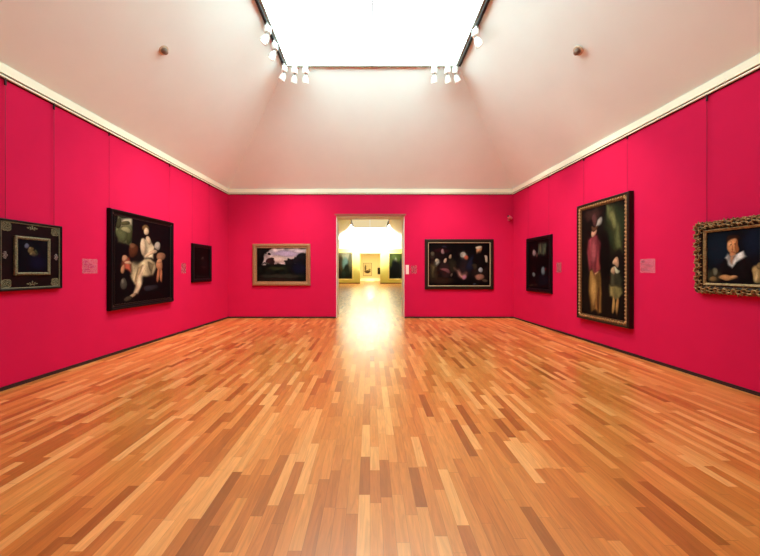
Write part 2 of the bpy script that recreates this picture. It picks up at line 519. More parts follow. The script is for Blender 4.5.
  ('p',[(0.215,0.605),(0.454,0.598),(0.518,0.797),(0.493,0.956),(0.243,0.963),(0.187,0.761)],(158,112,58),0.02),
  ('e',0.297,0.757,0.0674,0.1482,0,(196,150,84),0.6),
  ('e',0.429,0.849,0.0387,0.1111,0,(96,60,34),0.6),
  ('e',0.803,0.525,0.0679,0.0362,0,(208,162,128),0.25),
  ('p',[(0.7,0.573),(0.903,0.568),(0.947,0.669),(0.893,0.719),(0.7,0.716)],(64,62,46),0.02),
  ('e',0.826,0.582,0.0786,0.018,0,(196,190,160),0.5),
  ('e',0.746,0.6,0.0462,0.0274,0,(200,160,124),0.5),
  ('p',[(0.688,0.716),(0.914,0.71),(0.936,0.789),(0.848,0.828),(0.676,0.814)],(150,136,84),0.02),
  ('e',0.758,0.879,0.0345,0.0776,0,(190,146,84),0.4),
  ('e',0.837,0.888,0.0336,0.081,0,(176,132,76),0.4),
  ('e',0.567,0.441,0.1108,0.1888,0,(14,14,14),0.7),
 ]),
 'portrait': ((12, 14, 20), [
  ('e',0.244,0.331,0.3035,0.3631,0,(14,26,38),0.9),
  ('e',0.86,0.25,0.197,0.3022,0,(16,24,40),0.9),
  ('p',[(0.349,0.532),(0.439,0.459),(0.625,0.424),(0.76,0.511),(0.873,0.671),(0.908,1.003),(0.208,1.014),(0.243,0.725)],(16,14,16),0.02),
  ('e',0.517,0.177,0.1185,0.0828,0,(44,26,18),0.35),
  ('e',0.506,0.31,0.0999,0.1527,0,(208,140,92),0.3),
  ('e',0.447,0.26,0.0381,0.0707,0,(224,160,110),0.7),
  ('e',0.584,0.321,0.0305,0.1069,0,(150,88,52),0.6),
  ('e',0.466,0.288,0.019,0.0096,0,(60,34,24),0.25),
  ('e',0.547,0.287,0.0185,0.0095,0,(60,34,24),0.25),
  ('e',0.503,0.348,0.0156,0.0382,0,(184,110,72),0.25),
  ('e',0.506,0.405,0.0312,0.0095,0,(150,66,52),0.25),
  ('e',0.502,0.468,0.0687,0.0571,0,(186,120,80),0.4),
  ('p',[(0.343,0.526),(0.408,0.432),(0.477,0.499),(0.601,0.442),(0.703,0.416),(0.749,0.492),(0.564,0.597),(0.476,0.715),(0.42,0.593)],(206,200,196),0.015),
  ('p',[(0.458,0.498),(0.564,0.49),(0.495,0.633)],(150,104,76),0.02),
  ('e',0.14,0.857,0.1723,0.1324,0,(50,44,32),0.6),
  ('e',0.168,0.771,0.0479,0.0793,0,(104,98,80),0.6),
  ('e',0.14,0.91,0.0826,0.0463,0,(120,92,58),0.5),
  ('e',0.418,0.88,0.1656,0.0509,0,(172,124,80),0.4),
  ('e',0.531,0.86,0.0616,0.0313,0,(190,142,98),0.5),
  ('e',0.924,0.82,0.0821,0.1654,-0.2,(168,138,90),0.4),
  ('e',0.95,0.672,0.0435,0.0649,0,(130,106,72),0.5),
  ('e',0.915,0.849,0.0329,0.0887,0,(196,166,116),0.6),
 ]),
 'flower': ((11, 13, 22), [
  ('e',0.282,0.191,0.0615,0.0766,0.5,(96,98,120),0.4),
  ('e',0.41,0.319,0.1128,0.1106,0,(112,92,60),0.45),
  ('e',0.518,0.438,0.1333,0.0851,0,(126,104,66),0.45),
  ('e',0.446,0.455,0.0615,0.034,0,(160,136,90),0.5),
  ('e',0.385,0.255,0.0462,0.0383,0,(150,126,84),0.4),
  ('e',0.59,0.362,0.041,0.0596,0,(70,70,44),0.5),
  ('e',0.641,0.702,0.3077,0.2553,0,(14,16,40),0.9),
 ]),
 'far_green': ((34, 36, 26), [
  ('e',0.5,0.15,0.6,0.22,0,(104,104,84),0.8),
  ('e',0.25,0.5,0.18,0.4,0,(54,44,30),0.6),
  ('e',0.55,0.45,0.22,0.26,0,(84,110,104),0.7),
  ('e',0.7,0.7,0.24,0.26,0,(24,30,24),0.6),
  ('e',0.45,0.8,0.16,0.16,0,(30,40,34),0.6),
  ('e',0.88,0.4,0.12,0.4,0,(70,70,50),0.7),
  ('e',0.1,0.8,0.14,0.24,0,(24,18,14),0.6),
 ]),
 'far_dark': ((22, 26, 22), [
  ('e',0.5,0.15,0.6,0.22,0,(64,78,36),0.8),
  ('e',0.45,0.3,0.1,0.16,0,(130,146,112),0.7),
  ('e',0.4,0.6,0.26,0.34,0,(12,16,20),0.6),
  ('e',0.85,0.6,0.14,0.4,0,(34,36,40),0.7),
  ('e',0.1,0.3,0.12,0.26,0,(60,70,30),0.7),
 ]),
 'print': ((224, 216, 150), [
  ('e',0.5,0.78,0.44,0.12,0,(90,78,44),0.6),
  ('e',0.2,0.4,0.12,0.3,0,(96,86,52),0.6),
  ('e',0.5,0.9,0.3,0.08,0,(60,52,32),0.6),
  ('e',0.8,0.6,0.14,0.1,0,(150,140,86),0.7),
 ]),
}


DEPTH = {'lady': .62, 'landscape': .85, 'gathering': .62, 'portrait': .8, 'tall_figures': .62, 'far_green': 1.0, 'far_dark': .8, 'print': 1.0}     # overall tone factor of each painting's colours

def paint_mat():
    m = bpy.data.materials.new('oil_paint')
    m.use_nodes = True
    nt = m.node_tree
    b = nt.nodes['Principled BSDF']
    a = nt.nodes.new('ShaderNodeVertexColor')
    a.layer_name = 'paint'
    tc = nt.nodes.new('ShaderNodeTexCoord')
    n = nt.nodes.new('ShaderNodeTexNoise')
    n.inputs['Scale'].default_value = 22
    n.inputs['Detail'].default_value = 6
    nt.links.new(tc.outputs['Object'], n.inputs['Vector'])
    mr = nt.nodes.new('ShaderNodeMapRange')
    mr.inputs['To Min'].default_value = .7
    mr.inputs['To Max'].default_value = 1.3
    nt.links.new(n.outputs['Fac'], mr.inputs['Value'])
    mx = nt.nodes.new('ShaderNodeMix')
    mx.data_type = 'RGBA'; mx.blend_type = 'MULTIPLY'
    mx.inputs[0].default_value = 1
    nt.links.new(a.outputs['Color'], mx.inputs[6])
    nt.links.new(mr.outputs[0], mx.inputs[7])
    nt.links.new(mx.outputs[2], b.inputs['Base Color'])
    b.inputs['Roughness'].default_value = .5
    b.inputs['Specular IOR Level'].default_value = .08
    return m
M['paint'] = paint_mat()

def canvas(parent, key, w, h, z0, out, nx=110, label=None):
    """flat painted canvas facing out of the wall, w x h, lower edge at z0"""
    ny = max(12, int(nx * h / w))
    U, V = np.meshgrid(np.linspace(0, 1, nx+1), np.linspace(0, 1, ny+1))
    bg, els = ARTS[key]
    col = np.zeros(U.shape + (3,)) + np.array(bg, float)
    rs = np.random.RandomState(sum(map(ord, key)))
    # hand-drawn wobble so that no form is a perfect ellipse
    wu = sum(.006 * np.sin(rs.uniform(8, 30)*U + rs.uniform(8, 30)*V + rs.uniform(0, 6)) for _ in range(4))
    wv = sum(.006 * np.sin(rs.uniform(8, 30)*U + rs.uniform(8, 30)*V + rs.uniform(0, 6)) for _ in range(4))
    UU, VV = U + wu, V + wv
    asp = h / w
    for e in els:
        if e[0] == 'e':
            _, cu, cv, ru, rv, rot, c, s = e
            dx, dy = (UU-cu), (VV-cv)*asp
            a, b = ru, rv*asp
            x = dx*math.cos(rot) + dy*math.sin(rot)
            y = -dx*math.sin(rot) + dy*math.cos(rot)
            d = np.sqrt((x/a)**2 + (y/b)**2)
            k = np.clip((1 + s/2 - d) / s, 0, 1)
            shp = 1.12 - .30*np.clip(d, 0, 1)**2 - .22*(x/a*.8 + y/b*.6)*(s < .55)
        else:
            _, pts, c, s = e
            n = len(pts)
            inside = np.zeros(UU.shape, bool)
            dist = np.full(UU.shape, 9.)
            for i in range(n):
                x1, y1 = pts[i]; x2, y2 = pts[(i+1) % n]
                cond = ((y1 > VV) != (y2 > VV))
                xi = (x2-x1) * (VV-y1) / ((y2-y1) if abs(y2-y1) > 1e-9 else 1e-9) + x1
                inside ^= cond & (UU < xi)
                ex, ey = x2-x1, (y2-y1)*asp
                px, py = UU-x1, (VV-y1)*asp
                t = np.clip((px*ex + py*ey) / (ex*ex + ey*ey + 1e-12), 0, 1)
                dist = np.minimum(dist, np.hypot(px - t*ex, py - t*ey))
            sd = np.where(inside, dist, -dist)
            k = np.clip(sd / (s*1.6) * .5 + .5, 0, 1)
            mu = sum(p[0] for p in pts)/n; rg = rs.uniform(14, 26)
            shp = 1 + .20*np.sin(rg*(UU-mu) + 9*VV + rs.uniform(0, 6)) + .12*np.sin(2.3*rg*UU - 13*VV) - .25*np.clip(1 - dist/.03, 0, 1)
        k = (k*k*(3-2*k))[..., None]
        col = col*(1-k) + np.array(c, float)*np.clip(shp, .3, 1.3)[..., None]*k
    col = np.clip(col * (1 + .05*rs.randn(*U.shape, 1)), 0, 255) / 255
    colin = np.where(col <= .04045, col/12.92, ((col+.055)/1.055)**2.4)
    colin = np.clip(colin - .0022, .0004, 1) * DEPTH.get(key, .6)
    verts = np.stack([-w/2 + U*w, np.full(U.shape, -out), z0 + (1-V)*h], -1).reshape(-1, 3)
    idx = np.arange(verts.shape[0]).reshape(U.shape)
    faces = np.stack([idx[:-1, :-1], idx[1:, :-1], idx[1:, 1:], idx[:-1, 1:]], -1).reshape(-1, 4)
    vl = [tuple(v) for v in verts]
    fl = [tuple(f) for f in faces]
    # a stretcher behind gives the canvas its thickness
    n0 = len(vl)
    d = .022
    vl += [(-w/2, -out+d, z0), (w/2, -out+d, z0), (w/2, -out+d, z0+h), (-w/2, -out+d, z0+h)]
    fl.append((n0, n0+3, n0+2, n0+1))
    bl, br, tr, tl = idx[-1, 0], idx[-1, -1], idx[0, -1], idx[0, 0]
    fl += [(n0, n0+1) + tuple(idx[-1, ::-1]), (n0+2, n0+3) + tuple(idx[0, :]), (n0+3, n0) + tuple(idx[::-1, 0]), (n0+1, n0+2) + tuple(idx[:, -1])]
    me = bpy.data.meshes.new('canvas')
    me.from_pydata(vl, [], fl)
    at = me.color_attributes.new('paint', 'FLOAT_COLOR', 'POINT')
    buf = np.ones((len(vl), 4), np.float32) * .02
    buf[:n0, :3] = colin.reshape(-1, 3)
    buf[:, 3] = 1
    at.data.foreach_set('color', buf.ravel())
    me.materials.append(M['paint'])
    o = bpy.data.objects.new('canvas', me)
    C.objects.link(o)
    o.parent = parent
    if label: o['label'] = label
    return o

# ------------------------------------------------------------------ room shell, near room
YB, YF, YB2 = 10.44, -3.2, 11.12       # far wall face, wall behind the viewer, other face of the far wall
WT = 4.07                               # top of the painted wall
def xl(y): return -(4.634 + .0167*(YB-y))
def xr(y): return 4.68 + .0186*(YB-y)
RL = R(90) - math.atan(.0167)
RR = R(-90) + math.atan(.0186)
DX0, DX1, DH = -1.105, 1.125, 3.35      # doorway

def struct(name, bm, m, smooth=False):
    return tag(obj(name, bm, m, smooth=smooth), kind='structure')

bm = bmesh.new()
prism(bm, [(-6.5, YF-.3), (6.5, YF-.3), (6.5, 46.4), (-6.5, 46.4)], -.1, 0)
struct('floor', bm, M['floor'])

H1 = WT + .12
bm = bmesh.new(); prism(bm, [(xl(YB2), YB2), (xl(YF), YF), (xl(YF)-.25, YF), (xl(YB2)-.25, YB2)], 0, H1)
struct('wall_left', bm, M['pink'])
bm = bmesh.new(); prism(bm, [(xr(YF), YF), (xr(YB2), YB2), (xr(YB2)+.25, YB2), (xr(YF)+.25, YF)], 0, H1)
struct('wall_right', bm, M['pink'])
bm = bmesh.new(); box(bm, xl(YF)-.25, xr(YF)+.25, YF-.25, YF, 0, H1)
struct('wall_front', bm, M['pink'])
bm = bmesh.new()
box(bm, xl(YB), DX0, YB, YB2, 0, H1)
box(bm, DX1, xr(YB), YB, YB2, 0, H1)
box(bm, DX0, DX1, YB, YB2, DH, H1)
struct('wall_back', bm, M['pink'])

# door lining and head
bm = bmesh.new()
box(bm, DX0, DX0+.018, YB+.03, YB2, 0, DH-.03)
box(bm, DX1-.018, DX1, YB+.03, YB2, 0, DH-.03)
box(bm, DX0, DX1, YB+.03, YB2, DH-.03, DH)
struct('trim_1', bm, M['reveal'])
bm = bmesh.new()
box(bm, DX0-.05, DX1+.05, YB-.012, YB, DH, DH+.045, .004)
box(bm, DX0, DX1, YB-.004, YB+.03, DH-.03, DH)
struct('trim_2', bm, M['head'])

# ceiling: four plaster slopes rising to the skylight
SX0, SX1, SY0, SY1, SZ = -2.10, 2.19, 2.8, 7.93, 6.618
ZC = WT + .105
def slopes(name, o, i, zo, zi, m):
    """o, i = four XY corners outer and inner"""
    bm = bmesh.new()
    O = [bm.verts.new((x, y, zo)) for x, y in o]
    I = [bm.verts.new((x, y, zi)) for x, y in i]
    O2 = [bm.verts.new((x, y, zo+.12)) for x, y in o]
    I2 = [bm.verts.new((x, y, zi+.12)) for x, y in i]
    for k in range(4):
        j = (k+1) % 4
        bm.faces.new((O[k], O[j], I[j], I[k]))
        bm.faces.new((O2[k], I2[k], I2[j], O2[j]))
        bm.faces.new((O[k], O2[k], O2[j], O[j]))
        bm.faces.new((I[k], I[j], I2[j], I2[k]))
    return struct(name, bm, m)
slopes('ceiling', [(xl(YF)-.12, YF-.12), (xr(YF)+.12, YF-.12), (xr(YB)+.12, YB+.12), (xl(YB)-.12, YB+.12)],
       [(SX0, SY0), (SX1, SY0), (SX1, SY1), (SX0, SY1)], ZC-.12, SZ, M['ceiling'])

# cornice + picture rail on each wall
def cornice(bm, p, q, nx, ny):
    """p->q along the wall, (nx, ny) points into the room"""
    def strip(o, z0, z1, mi):
        a = [(p[0], p[1]), (q[0], q[1]), (q[0]+nx*o, q[1]+ny*o), (p[0]+nx*o, p[1]+ny*o)]
        prism(bm, a, z0, z1, mi)
    strip(.055, WT+.005, ZC+.02, 0)
    strip(.03, WT-.012, WT+.005, 1)
    strip(.04, WT-.034, WT-.012, 0)
    strip(.012, WT-.048, WT-.034, 1)
for nm, p, q, nx, ny in (('trim_3', (xl(YB), YB), (xl(YF), YF), 1, 0), ('trim_4', (xr(YF), YF), (xr(YB), YB), -1, 0),
                         ('trim_5', (xl(YB)+.055, YB), (xr(YB)-.055, YB), 0, -1), ('trim_6', (xl(YF)+.055, YF), (xr(YF)-.055, YF), 0, 1)):
    bm = bmesh.new(); cornice(bm, p, q, nx, ny)
    struct(nm, bm, [M['cornice'], M['gap']])

# skirting
bm = bmesh.new(); prism(bm, [(xl(YB), YB), (xl(YF), YF), (xl(YF)+.014, YF), (xl(YB)+.014, YB)], 0, .048)
struct('baseboard_left', bm, M['base'])
bm = bmesh.new(); prism(bm, [(xr(YF), YF), (xr(YB), YB), (xr(YB)-.014, YB), (xr(YF)-.014, YF)], 0, .048)
struct('baseboard_right', bm, M['base'])
bm = bmesh.new()
box(bm, xl(YB)+.014, DX0-.002, YB-.014, YB, 0, .048)
box(bm, DX1+.002, xr(YB)-.014, YB-.014, YB, 0, .048)
struct('baseboard_back', bm, M['base'])
bm = bmesh.new(); box(bm, xl(YF)+.02, xr(YF)-.02, YF, YF+.014, 0, .048)
struct('baseboard_front', bm, M['base'])

# skylight: two luminous panes, centre bar and curb
def skylight(name, x0, x1, y0, y1, z, pane_m, curb_m):
    bm = bmesh.new()
    t = .07
    box(bm, x0, x0+t, y0, y1, z-.02, z+.06)
    box(bm, x1-t, x1, y0, y1, z-.02, z+.06)
    box(bm, x0+t, x1-t, y1-.03, y1, z-.02, z+.06)
    box(bm, x0+t, x1-t, y0, y0+t, z-.02, z+.06)
    w = struct(name, bm, curb_m)
    xm = (x0+x1)/2
    bm = bmesh.new(); box(bm, xm-.02, xm+.02, y0+t, y1-.03, z-.008, z+.03)
    obj('glazing_bar', bm, M['mullion'], w)
    for a, b in ((x0+t, xm-.02), (xm+.02, x1-t)):
        bm = bmesh.new(); box(bm, a, b, y0+t, y1-.03, z, z+.02)
        obj('pane', bm, pane_m, w)
    return w
skylight('window_1', SX0, SX1, SY0, SY1, SZ, M['sky'], M['curb'])

# ------------------------------------------------------------------ rooms beyond the doorway
Y3, Y3B, Y4 = 37.6, 38.1, 45.6
W3 = 4.18
D3X0, D3X1, D3H = -1.175, 1.21, 3.55
bm = bmesh.new(); box(bm, -4.9, -4.65, YB2, Y3B, 0, W3); struct('wall_far_room_left', bm, M['yellow'])
bm = bmesh.new(); box(bm, 4.65, 4.9, YB2, Y3B, 0, W3); struct('wall_far_room_right', bm, M['yellow'])
bm = bmesh.new()
box(bm, -4.65, D3X0, Y3, Y3B, 0, W3); box(bm, D3X1, 4.65, Y3, Y3B, 0, W3); box(bm, D3X0, D3X1, Y3, Y3B, D3H, W3)
struct('wall_far_room_back', bm, M['yellow'])
bm = bmesh.new(); box(bm, D3X0-.06, D3X1+.06, Y3-.03, Y3, D3H-.04, D3H+.1)
struct('trim_7', bm, mat('olive_door_head', (150, 140, 74), .6))
bm = bmesh.new()
box(bm, -4.65, D3X0, Y3-.03, Y3, 0, .13); box(bm, D3X1, 4.65, Y3-.03, Y3, 0, .13)
struct('baseboard_far_room', bm, M['basefar'])
bm = bmesh.new()
box(bm, -4.65, 4.65, Y3-.06, Y3, W3-.1, W3)
box(bm, -4.65, -4.59, YB2, Y3-.06, W3-.1, W3); box(bm, 4.59, 4.65, YB2, Y3-.06, W3-.1, W3)
struct('trim_8', bm, M['cornice'])
F0, F1, G0, G1, FZ = -1.78, 1.78, 13.6, 35.5, 6.28
slopes('ceiling_far_room', [(-4.9, YB2), (4.9, YB2), (4.9, Y3B), (-4.9, Y3B)], [(F0, G0), (F1, G0), (F1, G1), (F0, G1)], W3-.0, FZ, M['ceiling'])
skylight('window_2', F0, F1, G0, G1, FZ, M['skyfar'], M['trackgrey'])
# last room
bm = bmesh.new(); box(bm, -4.5, 4.5, Y4, Y4+.2, 0, 4.3); struct('wall_last_room_back', bm, M['cream'])
bm = bmesh.new(); box(bm, -4.5, -4.3, Y3B, Y4, 0, 4.3); struct('wall_last_room_left', bm, M['cream'])
bm = bmesh.new(); box(bm, 4.3, 4.5, Y3B, Y4, 0, 4.3); struct('wall_last_room_right', bm, M['cream'])
bm = bmesh.new(); box(bm, -4.6, 4.6, Y3B, Y4+.2, 4.3, 4.4); struct('ceiling_last_room', bm, M['ceiling'])
bm = bmesh.new(); box(bm, -4.3, 4.3, Y4-.02, Y4, 0, .06); struct('baseboard_last_room', bm, mat('olive_skirting', (190, 176, 100), .6))

# ------------------------------------------------------------------ tracks and spotlights
def track(name_label, x0, x1, y0, y1, z, m, hm=None):
    bm = bmesh.new()
    dz = .045 if (y1-y0) > (x1-x0) else .018
    box(bm, x0, x1, y0, y1, z-dz, z, .004)
    o = obj('light_track', bm, m)
    # two slots along the underside
    bm = bmesh.new()
    if (x1-x0) > (y1-y0): box(bm, x0+.02, x1-.02, (y0+y1)/2-.004, (y0+y1)/2+.004, z-.0195, z-.0175)
    else: box(bm, (x0+x1)/2-.008, (x0+x1)/2+.008, y0+.02, y1-.02, z-.047, z-.044)
    obj('slot', bm, M['track'], o)
    return tag(o, name_label, 'light track', 'tracks around the skylights')
track('black lighting track along the left edge of the bright skylight', SX0-.03, SX0+.03, SY0+.1, SY1-.1, SZ-.035, M['track'])
track('black lighting track along the right edge of the bright skylight', SX1-.03, SX1+.03, SY0+.1, SY1-.1, SZ-.035, M['track'])
track('slim grey lighting track along the far edge of the bright skylight', SX0+.08, SX1-.08, SY1-.05, SY1-.01, SZ-.021, M['trackgrey'])
track('dark lighting track left of the dim skylight beyond the doorway', F0, F0+.06, G0+.2, G1-.3, FZ-.035, M['track'])
track('dark lighting track right of the dim skylight beyond the doorway', F1-.06, F1, G0+.2, G1-.3, FZ-.035, M['track'])

def make_spot(body, k=1.0):
    r = empty('spotlight', (0, 0, 0))
    bm = bmesh.new(); box(bm, -.02, .02, -.06, .06, -.035, 0, .004); obj('adapter', bm, body, r)
    bm = bmesh.new(); lathe(bm, [(.0, -.03), (.045, -.03), (.066, -.045), (.072, -.06), (.072, -.16), (.062, -.18), (.0, -.18)], seg=24)
    obj('driver_housing', bm, body, r, True)
    bm = bmesh.new(); lathe(bm, [(0, -.175), (.022, -.175), (.022, -.21), (0, -.21)], seg=12); obj('swivel_joint', bm, M['lampgrey'], r)
    # head: pivot at its top, shining along its own -Z
    bm = bmesh.new()
    lathe(bm, [(0, 0), (.03, 0), (.046, -.012), (.046, -.02), (.04, -.024), (.052, -.03), (.052, -.04), (.044, -.044), (.060, -.05), (.066, -.08), (.074, -.12), (.078, -.16), (.078, -.18), (.070, -.18), (.064, -.155), (0, -.15)], seg=28)
    h = obj('lamp_head', bm, body, r, True, (0, 0, -.205))
    bm = bmesh.new(); lathe(bm, [(0, -.155), (.064, -.157), (.064, -.165), (0, -.172)], seg=24); obj('lens', bm, M['lens'], h)
    return r
def aim(head, root_loc, rz, target):
    p = Vector(root_loc) + Vector((0, 0, -.205))
    d = (Vector(target) - p).normalized()
    q = d.to_track_quat('-Z', 'Y')
    head.rotation_mode = 'QUATERNION'
    head.rotation_quaternion = Matrix.Rotation(-rz, 4, 'Z').to_quaternion() @ q
def lamp_light(head, power, size, blend, col=(1, .9, .76)):
    l = bpy.data.lights.new('lamp_beam', 'SPOT')
    l.energy = power; l.spot_size = R(size); l.spot_blend = blend; l.color = col
    l.shadow_soft_size = .06
    o = bpy.data.objects.new('lamp_beam', l)
    C.objects.link(o)
    o.parent = head
    o.location = (0, 0, -.2)
proto = {'white': make_spot(M['lamp']), 'black': make_spot(M['lampblack'])}
used = set()
def spot(kind, loc, rz, target, power, size, blend, label, group, col=(1, .9, .76)):
    src = proto[kind]
    if kind not in used:
        used.add(kind); r = src
    else:
        r = src.copy(); C.objects.link(r)
        for ch in [c for c in src.children]:
            c = ch.copy(); C.objects.link(c); c.parent = r
            for g in ch.children:
                if g.type == 'LIGHT': continue
                d = g.copy(); C.objects.link(d); d.parent = c
    r.location = loc; r.rotation_euler = (0, 0, rz)
    tag(r, label, 'spotlight', group)
    head = [c for c in r.children if c.name.startswith('lamp_head')][0]
    aim(head, loc, rz, target)
    if power: lamp_light(head, power, size, blend, col)
TZ = SZ - .078
GW = 'white spotlights around the bright skylight'
WS = [
 ('white', (SX0+.02, 6.5, TZ), (-4.7, 6.0, 1.5), .75, 'white spotlight on the left skylight track, nearest the viewer'),
 ('white', (SX0+.02, 6.98, TZ), (-4.68, 7.3, 1.7), 1.0, 'white spotlight on the left skylight track, second from the viewer'),
 ('white', (SX0+.02, 7.76, TZ), (-4.65, 8.9, 1.7), .9, 'white spotlight right in the far left corner of the skylight'),
 ('white', (-1.86, SY1-.03, SZ-.039), (-3.0, 10.4, 1.5), .75, 'white spotlight just right of the one in the left skylight corner'),
 ('white', (-1.59, SY1-.03, SZ-.039), (-2.1, 10.4, 1.4), .75, 'white spotlight on the far skylight edge, third from its left corner'),
 ('white', (1.58, SY1-.03, SZ-.039), (2.2, 10.4, 1.4), .75, 'lone white spotlight left of the pair at the right skylight corner'),
 ('white', (1.91, SY1-.03, SZ-.039), (3.1, 10.4, 1.5), .75, 'left one of the two paired white spotlights at the right skylight corner'),
 ('white', (2.105, SY1-.03, SZ-.039), (4.68, 9.0, 1.7), .9, 'white spotlight hanging right in the far right corner of the skylight'),
 ('white', (SX1-.02, 6.58, TZ), (4.75, 6.4, 1.8), 1.1, 'only white spotlight on the right skylight track'),
]
for k, loc, tg, p, lab in WS:
    side = abs(loc[0]) > 2.05 and loc[1] < 7.8
    spot(k, loc, 0 if side else PI/2, tg, SPOT*p, 54, 1.0, lab, GW)
GB = 'dark spotlights in the room beyond the doorway'
for x, y, tg, lab in ((F0+.03, 31.0, (-.6, 36.5, 5.3), 'dark spotlight beyond the doorway, left track, nearer one'),
                      (F0+.03, 34.2, (3.4, 36.0, 4.8), 'dark spotlight beyond the doorway, left track, farther one'),
                      (F1-.03, 31.0, (.6, 36.5, 5.3), 'dark spotlight beyond the doorway, right track, nearer one'),
                      (F1-.03, 34.2, (-3.4, 36.0, 4.8), 'dark spotlight beyond the doorway, right track, farther one')):
    spot('black', (x, y, FZ-.079), 0, tg, SPOT_FAR*(1.5 if y < 32 else .7), 64 if y < 32 else 84, 1.0, lab, GB, (1, .98, .94))

# invented ceiling lamp, unseen above the doorway head, added to light the last room
bm = bmesh.new(); lathe(bm, [(0, 0), (.34, 0), (.36, -.03), (.36, -.08), (.32, -.1), (.3, -.1)], seg=32)
cl = tag(obj('added_ceiling_lamp', bm, M['lamp'], loc=(0, 42, 4.3)), 'added round lamp that lights the last room, unseen above its doorway', 'lamp')
bm = bmesh.new(); lathe(bm, [(0, -.105), (.3, -.1), (.31, -.09), (0, -.085)], seg=32)
obj('added_diffuser', bm, emitter('added_lamp_glow', (1, .93, .7), 260), cl)

# ------------------------------------------------------------------ hanging pictures
def wires(root, xs, ztop_local, hook_local, out=.03, rad=.0016, hs=1):
    for x in xs:
        bm = bmesh.new()
        tube(bm, [(x, -out, ztop_local-.05), (x, -out, hook_local-.03)], rad, 6)
        w = obj('hanging_wire', bm, M['wire'], root)
        bm = bmesh.new()
        box(bm, x-.007*hs, x+.007*hs, -out-.009, -out+.009, hook_local-.055*hs, hook_local+.005, .002)
        tube(bm, [(x, -out, hook_local-.004), (x, -out-.004, hook_local+.02), (x, -out+.006, hook_local+.028), (x, -out+.018, hook_local+.024)], .004, 6)
        obj('rail_hook', bm, M['hook'], w)

def picture(name, loc, rz, label):
    r = empty(name, loc, rz)
    return tag(r, label, 'painting')

def carve_row(bm, a, b, n, fn):
    """fn(bm, point, i, direction angle) at n places from a to b in the wall plane (x, y, z)"""
    a, b = Vector(a), Vector(b)
    ang = math.atan2(b.x-a.x, b.z-a.z)
    for i in range(n):
        fn(bm, a.lerp(b, (i+.5)/n), i, ang)

# --- garland picture, leftmost (left wall)
w, h = .83, .94
yc = 4.45; z0 = 1.28
g = picture('framed_picture', (xl(yc), yc, z0), RL, 'square dark picture in broad black frame with gilt filigree corners, leftmost')
bm = bmesh.new()
moulding(bm, w, h, [(0, 0), (0, .045)] + bow(0, .018, .045, .062, 4) + [(.03, .05), (.034, .036), (.03, 0)])
obj('frame', bm, M['black'], g)
bm = bmesh.new(); moulding(bm, w-.06, h-.06, [(0, .03), (0, .046), (.006, .05), (.014, .046), (.014, .03)])
o = obj('gilt_fillet', bm, M['dullgold'], g, loc=(0, 0, .03))
bm = bmesh.new(); box(bm, -w/2+.035, w/2-.035, -.034, -.006, .035, h-.035)
obj('panel', bm, M['panel'], g)
bm = bmesh.new()
iw, ih = w*.56, h*.56
moulding(bm, iw, ih, [(0, .03), (0, .05)] + bow(0, .018, .05, .066, 4) + [(.034, .06), (.044, .05), (.046, .03)])
rr = random.Random(3)
for a, b, n in (((-iw/2+.02, -.064, .02), (iw/2-.02, -.064, .02), 22), ((-iw/2+.02, -.064, ih-.02), (iw/2-.02, -.064, ih-.02), 22),
                ((-iw/2+.02, -.064, .02), (-iw/2+.02, -.064, ih-.02), 24), ((iw/2-.02, -.064, .02), (iw/2-.02, -.064, ih-.02), 24)):
    carve_row(bm, a, b, n, lambda bm, p, i, ang: blob(bm, p, .008, .006, .013, ang + (.6 if i % 2 else -.6)))
obj('inner_frame', bm, M['filigree'], g, loc=(0, 0, (h-ih)/2))
canvas(g, 'flower', iw-.08, ih-.08, (h-ih)/2+.04, .056, 70)
for sx in (-1, 1):
    for sz in (0, 1):
        bm = bmesh.new()
        cx, cz = sx*(w/2-.1), (.1 if sz == 0 else h-.1)
        for i in range(26):
            a = i*2.4; r_ = .011*math.sqrt(i)
            blob(bm, (cx + r_*math.cos(a), -.038, cz + r_*math.sin(a)), .007, .008, .014, a)
        pts = [(cx + .055*math.cos(t)*(1-.1*math.cos(4*t)), -.04, cz + .055*math.sin(t)*(1-.1*math.cos(4*t))) for t in np.linspace(0, 2*PI, 25)]
        tube(bm, pts, .005, 6)
        obj('corner_ornament', bm, M['filigree'], g)
for cx, cz, dx, dz in ((0, .085, 1, 0), (0, h-.085, 1, 0), (-w/2+.085, h/2, 0, 1), (w/2-.085, h/2, 0, 1)):
    bm = bmesh.new()
    for i, (u, v, rt) in enumerate(((0, 0, 0), (.03, .008, .8), (-.03, .008, -.8), (.02, -.014, 2.2), (-.02, -.014, -2.2), (.055, 0, 1.3), (-.055, 0, -1.3), (0, .024, 0))):
        x, z = (cx+u, cz+v) if dx else (cx+v, cz+u*.7)
        blob(bm, (x, -.038, z), .009, .007, .018, rt)
    obj('side_ornament', bm, M['filigree'] if dx else M['shell'], g)
wires(g, [4.133-yc, 4.759-yc], h, WT-z0-.05, rad=.0035, hs=1.4)

